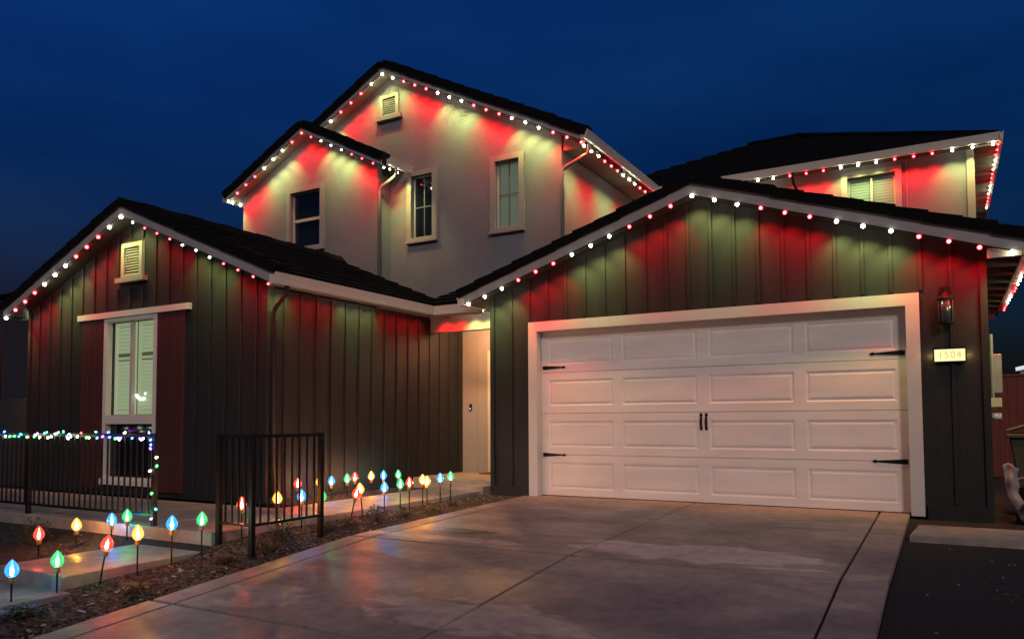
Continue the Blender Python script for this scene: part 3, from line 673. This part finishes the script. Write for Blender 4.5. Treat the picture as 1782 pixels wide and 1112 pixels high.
def string(label, pts, pat, wall_dir, track_lift=.012, beam=True, k=1, weak=False):
    t = thing('eave_light_string', label, 'string lights', tuple(pts[0]), group='string lights under the eaves')
    o0 = Vector(pts[0])
    tk = MB(); tk.tube([Vector(p)-o0+Vector((0, 0, track_lift)) for p in pts], .008, 6); tk.build('cable', BLK, t)
    for p, c in zip(pts, pat):
        q = Vector(p)-o0
        inst('white_bulb' if c == 'W' else 'red_bulb', BW if c == 'W' else BR, t, q+Vector((rb.uniform(-.006, .006), 0, -.012+rb.uniform(-.006, .004))), (rb.uniform(-.25, .25), rb.uniform(-.25, .25), 0), (k, k, k))
        if beam:
            l = bpy.data.objects.new('beam', (LWw if weak else LWd) if c == 'W' else (LRw if weak else LRd)); COL.objects.link(l); l.parent = t; l.location = q+Vector((0, 0, -.045))
            l.rotation_euler = (Vector(wall_dir)*.62+Vector((0, 0, -1))).to_track_quat('-Z', 'Y').to_euler()
rb = random.Random(5)
def rake_pts(xp, zp, p, y, n0, n1, sgn):
    dx = SP/math.sqrt(1+p*p); return [(xp+sgn*i*dx, y, zp-i*dx*p) for i in range(n0, n1+1)]
IN = (0, 1, 0)
string('red and white lights up the left slope of the garage gable', rake_pts(XG, ZG, PG, YG, 0, 12, -1), 'WRRRWWWRRRWWW', IN)
string('red and white lights down the right slope of the garage gable', rake_pts(XG, ZG, PG, YG, 1, 12, 1), 'WWRRRWWWRRRW', IN)
string('red and white lights along the garage side eave above the trash cart', [(6.12, -.30+i*.3048, 2.865) for i in range(17)], 'WWRRRWWWRRRWWWRRR', (-1, 0, 0), k=.5)
string('red and white lights up the left slope of the low left gable', rake_pts(XL_, ZL_, PL, YL_, 0, 11, -1)+[(-8.36, -2.80, 2.87)], 'WWRRRWWWRRRWW', IN, k=1.12)
string('small lights down the right slope of the low left gable', rake_pts(XL_, ZL_, PL, YL_, 1, 11, 1), 'WRRRWWWRRRR', IN, k=.62, weak=True)
string('lights tucked behind the tan gutter above the narrow side wall', [(-2.275, -2.95+i*.3048, 2.955) for i in range(12)], 'WWRRRWWWRRRR', (-1, 0, 0), weak=True)
string('short run of lights over the cream porch beam', [(-2.15+i*.29, .50, 2.93) for i in range(5)], 'RRWWW', IN)
string('red and white lights up the left slope of the smallest upper gable', rake_pts(XA, ZA, PU, YA, 0, 8, -1)+[(-8.36, 1.40, 5.97), (-8.36, 1.62, 5.97)], 'RRWWWRRRWWW', IN)
string('red and white lights down the right slope of the smallest upper gable', rake_pts(XA, ZA, PU, YA, 1, 8, 1)+[(-3.90, 1.36, 5.965), (-3.90, 1.60, 5.965)], 'RWWWRRRWWW', IN, k=.72)
string('red and white lights on the short left slope of the topmost gable', rake_pts(XB, ZB, PU, YB, 0, 9, -1), 'WWRRRWWWRR', IN)
string('red and white lights down the long right slope of the topmost gable', rake_pts(XB, ZB, PU, YB, 1, 16, 1), 'WRRRWWWRRRWWWRRR', IN)
string('lights running back along the cream side eave of the topmost gable', [(-.01, 1.79+i*.3048, 5.832) for i in range(15)], 'WWWRRRWWWRRRWWW', (-1, 0, 0))
string('red and white lights along the front eave of the hipped roof', [(1.828+i*.3048, 5.384, 5.861) for i in range(-1, 15)], 'WWWWRRRWWWRRRWWW', IN, k=.9)
string('close-spaced lights along the right side eave of the hipped roof', [(6.17, 5.45+i*.3048, 5.86) for i in range(16)], 'RRRWWWRRRWWWRRRW', (-1, 0, 0), k=.7)

def text_mesh(cu, name):
    o = bpy.data.objects.new(name, cu); COL.objects.link(o); bpy.context.view_layer.update()
    me = bpy.data.meshes.new_from_object(o.evaluated_get(bpy.context.evaluated_depsgraph_get())); bpy.data.objects.remove(o)
    o = bpy.data.objects.new(name, me); COL.objects.link(o); return o
# ------------------------------------------------------------------ things on the house front
lan = thing('wall_lantern', 'unlit black wall lantern with frosted glass right of garage door', 'lantern', (5.29, 0, 2.2))
m = MB(); m.box(-.055, .055, -.03, -.002, .26, .42); m.tube([(0, -.02, .37), (0, -.07, .41), (0, -.105, .39), (0, -.11, .34)], .009, 6)
m.lathe([(.012, .35), (.03, .335), (.035, .325), (.085, .275), (.09, .268), (.09, .262)], (0, -.11, 0), 10); m.build('bracket', BLK, lan, smooth=False)
MB().lathe([(.078, .262), (.078, .0), (.07, -.004)], (0, -.11, 0), 16).build('glass_shade', mat('frosted_glass', (.055, .065, .07), .22, spec=1.0), lan, smooth=True)
m = MB()
for k in range(4):
    a = math.pi/4+k*math.pi/2; m.tube([(.083*math.cos(a), -.11+.083*math.sin(a), -.005), (.083*math.cos(a), -.11+.083*math.sin(a), .265)], .006, 5)
m.lathe([(.088, -.018), (.088, -.005)], (0, -.11, 0), 16); m.build('cage', BLK, lan)
ad = thing('address_sign', 'glowing yellow house number sign below the wall lantern', 'sign', (5.315, 0, 1.83))
m = MB(); m.box(-.165, .165, -.03, -.024, -.078, .078); m.box(-.165, .165, -.062, -.03, .068, .090); m.box(-.165, .165, -.06, -.03, -.078, -.068); m.box(-.165, -.153, -.06, -.03, -.068, .068); m.box(.153, .165, -.06, -.03, -.068, .068)
m.build('housing', BLK, ad)
MB().box(-.152, .152, -.058, -.031, -.067, .067).build('light_panel', emit('sign_glow', (1.0, .84, .42), 1.25), ad)
tx = bpy.data.curves.new('numerals', 'FONT'); tx.body = '1504'; tx.size = .105; tx.align_x = 'CENTER'; tx.align_y = 'CENTER'; tx.extrude = .001; tx.space_character = 1.15
to = text_mesh(tx, 'numerals'); to.parent = ad; to.location = (0.0, -.0605, 0); to.rotation_euler = (R(90), 0, 0)
to.data.materials.clear(); to.data.materials.append(emit('numeral_glow', (.80, .58, .22), .95))
ld = bpy.data.lights.new('sign_light', 'POINT'); ld.energy = .45; ld.shadow_soft_size = .02; ld.color = (1, .66, .22)
lo = bpy.data.objects.new('sign_light', ld); COL.objects.link(lo); lo.parent = ad; lo.location = (-.188, -.05, 0); l2 = bpy.data.objects.new('sign_light', ld); COL.objects.link(l2); l2.parent = ad; l2.location = (.188, -.05, 0)

# meter box and conduit on the right side wall
mt_ = thing('electric_meter', 'grey electric meter box with conduit on the right side wall', 'meter', (5.70, .55, 1.1))
MB().tube([(.035, -.2, 0.25), (.035, -.2, .98)], .018, 8).build('conduit', GREY, mt_)
MB().box(.004, .14, -.06, .20, .30, .76).build('box', GREY, mt_, bevel=.008)
MB().lathe([(.05, 0), (.06, .01), (.06, .06), (.045, .075)], (.07, .06, .0), 12).build('gauge', PLAST, mt_, smooth=True)
MB().box(.01, .13, -.04, .16, .14, .25).build('utility_box', mat('pale_utility_box', (.55, .48, .3), .5), mt_, bevel=.006)
# trash cart
ct = thing('trash_cart', 'olive wheeled trash cart with raised tan lid at the house side', 'trash cart', (6.28, .95, -.02), R(-8))
m = MB()
def frust(m, w0, d0, z0, w1, d1, z1): m.poly([(-w0, -d0, z0), (w0, -d0, z0), (w0, d0, z0), (-w0, d0, z0), (-w1, -d1, z1), (w1, -d1, z1), (w1, d1, z1), (-w1, d1, z1)], [(0, 3, 2, 1), (4, 5, 6, 7), (0, 1, 5, 4), (1, 2, 6, 5), (2, 3, 7, 6), (3, 0, 4, 7)])
frust(m, .24, .26, .06, .34, .36, .92); m.build('body', CARTM, ct, bevel=.015)
m = MB(); frust(m, .375, .40, .90, .375, .40, .95); m.build('rim', CARTM, ct, bevel=.01)
m = MB(); m.poly([(-.37, -.40, .965), (.37, -.40, 1.20), (.37, .40, 1.20), (-.37, .40, .965), (-.37, -.40, 1.0), (.37, -.40, 1.24), (.37, .40, 1.24), (-.37, .40, 1.0)], [(0, 3, 2, 1), (4, 5, 6, 7), (0, 1, 5, 4), (1, 2, 6, 5), (2, 3, 7, 6), (3, 0, 4, 7)]); m.build('lid', CARTL, ct, bevel=.01)
for x in (-.30, .30):
    q = inst('wheel', MB().lathe([(.05, -.03), (.12, -.03), (.13, 0), (.12, .03), (.05, .03)], (0, 0, 0), 14).mesh('wheel', BLK), ct, (x, .28, .13), (0, R(90), 0))
tx = bpy.data.curves.new('lettering', 'FONT'); tx.body = 'WM'; tx.size = .17; tx.extrude = .001; tx.offset = .006
to = text_mesh(tx, 'lettering'); to.parent = ct; to.location = (-.15, -.352, .68); to.rotation_euler = (R(83), 0, 0)
to.data.materials.clear(); to.data.materials.append(mat('cart_lettering', (.5, .45, .42), .6))
# odds and ends under the cart
bg_ = thing('white_bag', 'crumpled pale plastic bag on the ground by the trash cart', 'bag', (6.16, -.10, -.04))
bm = bmesh.new(); bmesh.ops.create_icosphere(bm, subdivisions=3, radius=.17)
from mathutils import noise as mn
for v in bm.verts:
    n_ = mn.noise(v.co*9)*.05+mn.noise(v.co*22)*.025; v.co += v.co.normalized()*n_; v.co.z = v.co.z*1.15+.14 if v.co.z > -.12 else .0
me = bpy.data.meshes.new('bag_body'); bm.to_mesh(me); bm.free(); me.materials.append(mat('pale_bag', (.42, .38, .35), .5)); inst('bag_body', me, bg_)
MB().tube([(0, 0, .3), (.01, 0, .36), (.04, .01, .40)], [.03, .018, .045], 8).build('tied_neck', bpy.data.materials['pale_bag'], bg_, smooth=True)
hz_ = thing('pale_cloth', 'crumpled pale cloth hanging down between garage wall and trash cart', 'cloth', (5.83, -.02, -.03))
m = MB(); nu, nv = 10, 16
for j in range(nv):
    for i in range(nu):
        u, v_ = i/(nu-1), j/(nv-1); z = .62*(1-v_); xx = -.05+.15*u+.16*v_*v_; m.v.append((xx+.015*math.sin(9*v_+3*u), .03*math.sin(7*u+4*v_)+.02*math.sin(17*v_), max(.01, z+.03*math.sin(5*u))))
m.f = [(j*nu+i, j*nu+i+1, (j+1)*nu+i+1, (j+1)*nu+i) for j in range(nv-1) for i in range(nu-1)]
c_ = m.build('cloth_sheet', mat('pale_cloth', (.30, .25, .24), .85, bump=.4, bscale=60), hz_, smooth=True); c_.modifiers.new('t', 'SOLIDIFY').thickness = .006
bk = thing('black_bucket', 'small black bucket standing under the trash cart', 'bucket', (6.02, .12, -.04))
MB().lathe([(.11, 0), (.15, .38), (.16, .38), (.16, .40), (.14, .40), (.10, .02)], (0, 0, 0), 16).build('pail', BLK, bk, smooth=False)
MB().tube([(-.155, 0, .39), (-.11, 0, .47), (0, 0, .51), (.11, 0, .47), (.155, 0, .39)], .005, 5).build('handle', GREY, bk)
# red timber fence beside the house
rf = thing('timber_fence', 'dark red timber fence far beyond the trash cart', 'fence', (5.85, 7.5, -.02))
for i in range(28): MB().box(i*.15+.003, i*.15+.147, 0, .02, 0, 1.93+.008*math.sin(i*5)).build('fence_board', WOODF, rf)
m = MB(); m.box(0, 4.2, .021, .06, .4, .49); m.box(0, 4.2, .021, .06, 1.5, 1.59); m.build('rail', WOODF, rf); MB().box(-.01, 4.2, -.02, .05, 1.94, 1.98).build('cap', WOODF, rf)
pf = thing('floodlight', 'small white light just above the red timber fence', 'lamp', (6.55, 7.6, 1.96))
MB().box(-.03, .03, -.03, .03, 0, .06).build('bracket', GREY, pf)
MB().poly([(-.10, -.04, .06), (.10, -.06, .10), (.10, .03, .16), (-.10, .03, .12), (-.10, -.04, .075), (.10, -.06, .12), (.10, .03, .18), (-.10, .03, .135)], [(0, 3, 2, 1), (4, 5, 6, 7), (0, 1, 5, 4), (1, 2, 6, 5), (2, 3, 7, 6), (3, 0, 4, 7)]).build('lens', emit('floodlight_glow', (.9, .9, 1), .8), pf)

# neighbour's house, a dark shape at the far left
nb = thing('neighbour_house', 'dark neighbouring house behind the left edge of the low gable', 'house', (-17, 4, 0))
MB().box(-6, 3.0, 0, 8, -.3, 5.4).build('wall', NBW, nb)
m = MB(); m.poly([(-6.5, -.5, 5.4), (3.5, -.5, 5.4), (3.5, 8.5, 5.4), (-6.5, 8.5, 5.4), (-2.5, 4, 7.0), (-.5, 4, 7.0)], [(0, 1, 5, 4), (1, 2, 5), (2, 3, 4, 5), (3, 0, 4), (3, 2, 1, 0)]); m.build('roof', TILE, nb)
nf = thing('side_fence', 'black side fence between the two houses', 'fence', (-12.5, -2.6, 0))
for i in range(28): MB().box(i*.15+.003, i*.15+.147, 0, .02, 0, 1.55).build('fence_board', NBW, nf)
MB().box(0, 4.2, .022, .06, 1.3, 1.39).build('rail', NBW, nf)

# ------------------------------------------------------------------ railings
def railing(name, label, segs, posts, top, bot, pitch=.102):
    """segs: list of (a, b) plan points; posts: (x, y, zbase)"""
    t = thing(name, label, 'railing', (posts[0][0], posts[0][1], 0)); o = Vector((posts[0][0], posts[0][1], 0))
    bar = MB().box(-.0075, .0075, -.0075, .0075, bot, top-.02).mesh('baluster', BLK)
    for a, b in segs:
        a = Vector((*a, 0)); b = Vector((*b, 0)); d = (b-a); ln = d.length; rz = math.atan2(d.y, d.x)
        for z, h in ((top-.03, .035), (bot-.01, .025)):
            r_ = inst('rail', MB().box(-.0, ln, -.018, .018, z, z+h).mesh('rail', BLK), t, a-o, (0, 0, rz))
        n = int(round(ln/pitch))
        for i in range(1, n): inst('baluster', bar, t, a+d*(i/n)-o, (0, 0, rz))
    for x, y, zb in posts:
        MB().box(-.025, .025, -.025, .025, zb, top+.012).build('post', BLK, t, bevel=.003).location = Vector((x, y, 0))-o
    return t
railing('metal_railing', 'long black metal railing wrapped in coloured fairy lights', [((-9.0, -4.95), (-1.90, -4.95))], [(-1.90, -4.95, -.2), (-4.25, -4.95, 0), (-6.6, -4.95, 0), (-8.95, -4.95, 0)], .985, .15)
railing('metal_railing', 'short unlit black metal railing beside the steps', [((-.93, -4.93), (-.47, -4.93)), ((-.47, -4.93), (-.47, -4.02))], [(-.93, -4.93, -.2), (-.47, -4.93, -.25), (-.47, -4.02, -.2)], .985, .13)
# fairy lights on the long railing
fl = thing('fairy_lights', 'multicoloured fairy lights wound along the left railing', 'fairy lights', (-1.90, -4.95, 0))
FC = {'green': ((.05, 1, .12), 14), 'blue': ((.05, .16, 1), 16), 'purple': ((.42, .10, 1), 14), 'white': ((.85, 1, .55), 22), 'cyan': ((.05, .8, .9), 14), 'red': ((1, .06, .06), 10)}
FM = {}
for k_, (c, s_) in FC.items():
    FM[k_] = MB().lathe([(.003, -.014), (.009, -.009), (.011, 0), (.008, .009), (.004, .014)], (0, 0, 0), 8).mesh(k_+'_fairy_bulb', emit(k_+'_fairy_glow', c, s_), True)
def fairy(p, k_): inst(k_+'_bulb', FM[k_], fl, Vector(p)-Vector((-1.90, -4.95, 0)), (random.uniform(-1, 1), random.uniform(-1, 1), 0))
cab = []; rf_ = random.Random(3); i = 0; x = -8.9
wts = ['white']*6+['green']*4+['blue']*5+['purple']*4+['cyan']*1+['red']*2
while x < -1.93:
    ph = i*1.05; y_ = -4.95-.035*math.cos(ph)-.012; z_ = .972+.032*math.sin(ph)
    cab.append((x, y_, z_-.004)); 
    fairy((x, -4.995, .975+rf_.choice((.028, .020, -.026, -.034, -.02))+rf_.uniform(-.018, .016)), rf_.choice(wts)); x += rf_.choice((.025, .045, .07, .10, .13)); i += 1
cab += [(-1.90, -5.0, .96)]
drop = [(-1.905, -4.99, .93, 'blue'), (-1.90, -4.99, .88, 'blue'), (-1.905, -4.99, .84, 'purple'), (-1.83, -4.97, .75, 'white'), (-1.84, -4.96, .66, 'green'), (-1.905, -4.99, .61, 'white'), (-1.88, -4.985, .38, 'green'), (-1.83, -4.97, .22, 'cyan'), (-1.88, -4.985, .12, 'purple')]
for x, y, z, k_ in drop: cab.append((x, y, z)); fairy((x, y-.01, z), k_)
MB().tube(cab, .003, 4).build('cable', CABLE, fl)

# ------------------------------------------------------------------ stake lights
SC = {'red': ((1, .045, .012), 1.0), 'yellow': ((1, .50, .05), 1.0), 'blue': ((.02, .33, .95), 1.0), 'green': ((.03, .62, .16), .8)}
prof = [(.020, .0), (.034, .012), (.046, .030), (.050, .048), (.046, .070), (.036, .092), (.022, .112), (.010, .126), (.002, .132)]
cprof = [(.004, .012), (.010, .02), (.0135, .036), (.011, .052), (.004, .072)]
SM = {}
for k_, (c, s_) in SC.items():
    hot = tuple(min(1, v*.55+.35) for v in c)
    SM[k_] = (MB().lathe(prof, (0, 0, 0), 14).mesh('bulb', bulbglass(k_+'_bulb_glass', tuple(min(1, v*.92+.04) for v in c), 1.9*s_), True),
              MB().lathe(cprof, (0, 0, 0), 10).mesh('filament', emit(k_+'_filament', tuple(v**.7*.8+.2 for v in c) if k_ != 'yellow' else (1, .62, .18), (1600 if k_ == 'yellow' else 1100 if k_ == 'red' else 700)*s_), True))
SOCK = MB().lathe([(.012, -.045), (.021, -.042), (.022, -.02), (.019, -.015), (.023, -.008), (.023, .004)], (0, 0, 0), 12).mesh('socket', COPPER, True)
def stake(x, y, zb, zc, col, label, lean=(0, 0)):
    """zc is the height of the bulb's middle"""
    t = thing('stake_light', label, 'garden light', (x, y, zb), group='coloured bulb stake lights along the path')
    h = zc-.055-zb; top = Vector((lean[0], lean[1], h)); d = top.normalized()
    MB().tube([(0, 0, -.04), top*.5, top-d*.03], .0075, 6).build('stake', BLK, t)
    q = d.to_track_quat('Z', 'Y').to_euler()
    inst('socket', SOCK, t, top, q); gb = inst('bulb', SM[col][0], t, top, q); f_ = inst('filament', SM[col][1], gb)
N = -.86
def gz(y): return ground_z(N, y)
ST = [(N, -6.856, None, .012, 'blue', 'blue bulb on a stake, nearest the bottom left corner'),
 (N, -6.52, None, .029, 'green', 'green bulb on a stake, beside the lowest path step'),
 (-2.45, -5.80, None, .03, 'red', 'red bulb in the dark bed left of the path, leftmost of the red ones'),
 (-2.62, -5.33, None, .05, 'yellow', 'yellow bulb in the dark bed, between red and blue ones'),
 (-2.35, -5.12, None, .095, 'blue', 'blue bulb in the dark bed below the long railing'),
 (-2.15, -5.08, None, .14, 'green', 'green bulb just left of the railing end post'),
 (N, -6.174, None, .105, 'red', 'leaning red bulb beside the middle path slab', (.035, .03)),
 (N, -5.834, None, .149, 'yellow', 'large yellow bulb beside the middle path slab'),
 (N, -5.50, None, .194, 'blue', 'blue bulb right of the railing end post'),
 (N, -5.18, None, .194, 'green', 'green bulb beside the upper step, left of the short railing'),
 (-.90, -4.68, None, .288, 'red', 'red bulb hidden behind the post of the short railing'),
 (N, -4.25, None, .31, 'yellow', 'yellow bulb behind the bars of the short railing'),
 (N, -3.903, None, .30, 'blue', 'blue bulb behind the right bars of the short railing'),
 (N, -3.59, None, .27, 'green', 'green bulb just right of the short railing'),
 (N, -3.12, None, .265, 'red', 'leaning red bulb, lowest in the cluster right of the railing', (.03, .05)),
 (N, -2.90, None, .30, 'yellow', 'orange-yellow bulb beside the leaning red one', (-.02, -.02)),
 (N, -2.50, None, .286, 'blue', 'blue bulb directly below another blue bulb'),
 (N, -2.18, None, .305, 'green', 'green bulb directly below another green bulb'),
 (N, -1.99, None, .31, 'red', 'red bulb alone near the path middle, last red before the door'),
 (N, -1.70, None, .325, 'yellow', 'pale yellow bulb touching another yellow one'),
 (N, -1.60, None, .30, 'yellow', 'brighter yellow bulb in front of the pale yellow one'),
 (N, -1.293, None, .32, 'blue', 'blue bulb second from the entry step'),
 (N, -1.04, None, .325, 'green', 'green bulb closest to the entry step'),
 (-2.15, -2.69, .03, .300, 'red', 'red bulb against the side wall, seen through the short railing'),
 (-2.15, -2.29, .03, .295, 'yellow', 'yellow bulb against the side wall, partly behind a post'),
 (-2.15, -2.06, .03, .289, 'blue', 'blue bulb against the side wall, first right of the railing'),
 (-2.15, -1.745, .03, .300, 'green', 'green bulb against the side wall, left of a red one'),
 (-2.15, -1.582, .03, .310, 'red', 'red bulb against the side wall, above the leaning red one'),
 (-2.15, -1.223, .03, .303, 'yellow', 'yellow bulb against the side wall, standing clear of others'),
 (-2.15, -.94, .03, .295, 'blue', 'blue bulb against the side wall, above another blue one'),
 (-2.15, -.585, .03, .285, 'green', 'green bulb against the side wall, above another green one')]
for s_ in ST:
    x, y, zb, zc, c, lb = s_[:6]
    zb = ground_z(x, y) if zb is None else zb-.0
    stake(x, y, zb, zc, c, lb, s_[6] if len(s_) > 6 else (0, 0))
wb = MB().poly([(-2.49, LY, .045), (-2.0, LY, .045), (-2.0, -.1, .045), (-2.49, -.1, .045), (-2.49, LY, 0), (-2.0, LY, 0), (-2.0, -.1, 0), (-2.49, -.1, 0)], [(0, 1, 2, 3), (7, 6, 5, 4), (0, 4, 5, 1), (2, 6, 7, 3), (0, 3, 7, 4), (1, 5, 6, 2)])
struct(wb.build('planting_strip', MULCH))

# ------------------------------------------------------------------ mulch, gravel, plants
rg = random.Random(11); ch = MB()
def chip(x, y, z, s):
    a = rg.uniform(0, 6.28); ca, sa = math.cos(a), math.sin(a); l = s*rg.uniform(.7, 1.6); w_ = s*rg.uniform(.3, .7); h = s*rg.uniform(.2, .6); tl = rg.uniform(-.4, .4)
    vs = []
    for dx, dy, dz in ((-l, -w_, 0), (l, -w_*.7, 0), (l*.8, w_, 0), (-l*.9, w_*.8, 0), (-l*.7, -w_*.5, h), (l*.8, -w_*.4, h*.8), (l*.5, w_*.6, h), (-l*.6, w_*.5, h*.9)):
        vs.append((x+ca*dx-sa*dy, y+sa*dx+ca*dy, z+dz+tl*dx))
    ch.poly(vs, [(4, 5, 6, 7), (0, 1, 5, 4), (1, 2, 6, 5), (2, 3, 7, 6), (3, 0, 4, 7)])
for _ in range(9000):
    x = rg.uniform(-.93, -.24); y = -9+9.0*(rg.random()**.75) if rg.random() < .8 else rg.uniform(-8, 0)
    if y > -.05: continue
    chip(x, y, ground_z(x, y)-.004, rg.uniform(.010, .030))
for _ in range(4500):
    x = rg.uniform(-6, -1.95); y = rg.uniform(-8.5, -5.02); chip(x, y, ground_z(x, y)-.004, rg.uniform(.008, .02))
for _ in range(1500):
    x = rg.uniform(4.9, 7.5); y = rg.uniform(-6.5, -.02)
    if -1.65 < y < -.70: continue
    chip(x, y, ground_z(x, y)-.004, rg.uniform(.006, .014))
for _ in range(600):
    chip(rg.uniform(-2.48, -2.02), rg.uniform(-2.85, -.12), .045, rg.uniform(.008, .018))
stuff(ch.build('mulch_chips', CHIP))
st = MB(); ch = st
for _ in range(260):
    x = rg.uniform(-.9, -.26); y = rg.uniform(-8, -.1); chip(x, y, ground_z(x, y)+.004, rg.uniform(.008, .022))
for _ in range(50):
    x = rg.uniform(4.95, 7.0); y = rg.uniform(-6, -1.7); chip(x, y, ground_z(x, y)+.004, rg.uniform(.006, .014))
stuff(st.build('pale_pebbles', mat('pale_pebble', (.30, .27, .24), .5)))
def plant(x, y, r, h, n, label, m, name='small_shrub'):
    t = thing(name, label, 'shrub', (x, y, ground_z(x, y)), group='low plants in the mulch beds')
    lf = MB(); stx = MB()
    for _ in range(n):
        a = rg.uniform(0, 6.28); e = rg.uniform(.1, 1); rr = r*e**.6*rg.uniform(.5, 1); hz = h*rg.uniform(.25, 1)*(1.15-.5*rr/r)
        p = Vector((rr*math.cos(a), rr*math.sin(a), hz)); L_ = rg.uniform(.02, .045); b_ = rg.uniform(0, 6.28); d = Vector((math.cos(b_), math.sin(b_), rg.uniform(-.2, .9))).normalized()
        s2 = d.cross(Vector((0, 0, 1))).normalized()*L_*.28
        lf.poly([p, p+d*L_*.5+s2, p+d*L_, p+d*L_*.5-s2], [(0, 1, 2, 3)])
        if rg.random() < .12: stx.tube([(0, 0, 0), p*.6+Vector((0, 0, .01)), p], .002, 4)
    lf.build('foliage', m, t); stx.build('stem', LEAF2, t)
plant(-.60, -4.42, .17, .24, 420, 'green shrub in the mulch below the short railing', LEAF)
plant(-.55, -3.02, .15, .20, 360, 'green shrub in the mulch halfway along the driveway edge', LEAF)
plant(-.60, -3.45, .17, .12, 260, 'low brownish plant between the two green shrubs', LEAF2)
plant(-.55, -2.5, .20, .11, 300, 'dry low plant beyond the second green shrub', LEAF2)
plant(-.52, -1.95, .20, .11, 300, 'dry low plant nearest the garage wall', LEAF2)
plant(-3.2, -5.45, .24, .26, 420, 'yellow-green shrub in the dark bed behind the red bulb', LEAF)
plant(-.65, -6.9, .16, .10, 300, 'low grey-green plant by the driveway at bottom left', LEAF)
plant(-.62, -3.75, .14, .09, 240, 'small pale tuft between railing post and first shrub clump', LEAF2)
plant(-.45, -4.75, .13, .10, 220, 'small dull green tuft near the driveway by the railing corner', LEAF)
plant(-.60, -1.40, .13, .08, 200, 'tiny dry tuft close to the garage skirting', LEAF2)
plant(-.5, -6.1, .13, .09, 220, 'small brown tuft beside the driveway near the leaning red bulb', LEAF2)
plant(-.55, -5.2, .14, .10, 220, 'sparse low plant beside the stepped path', LEAF2)
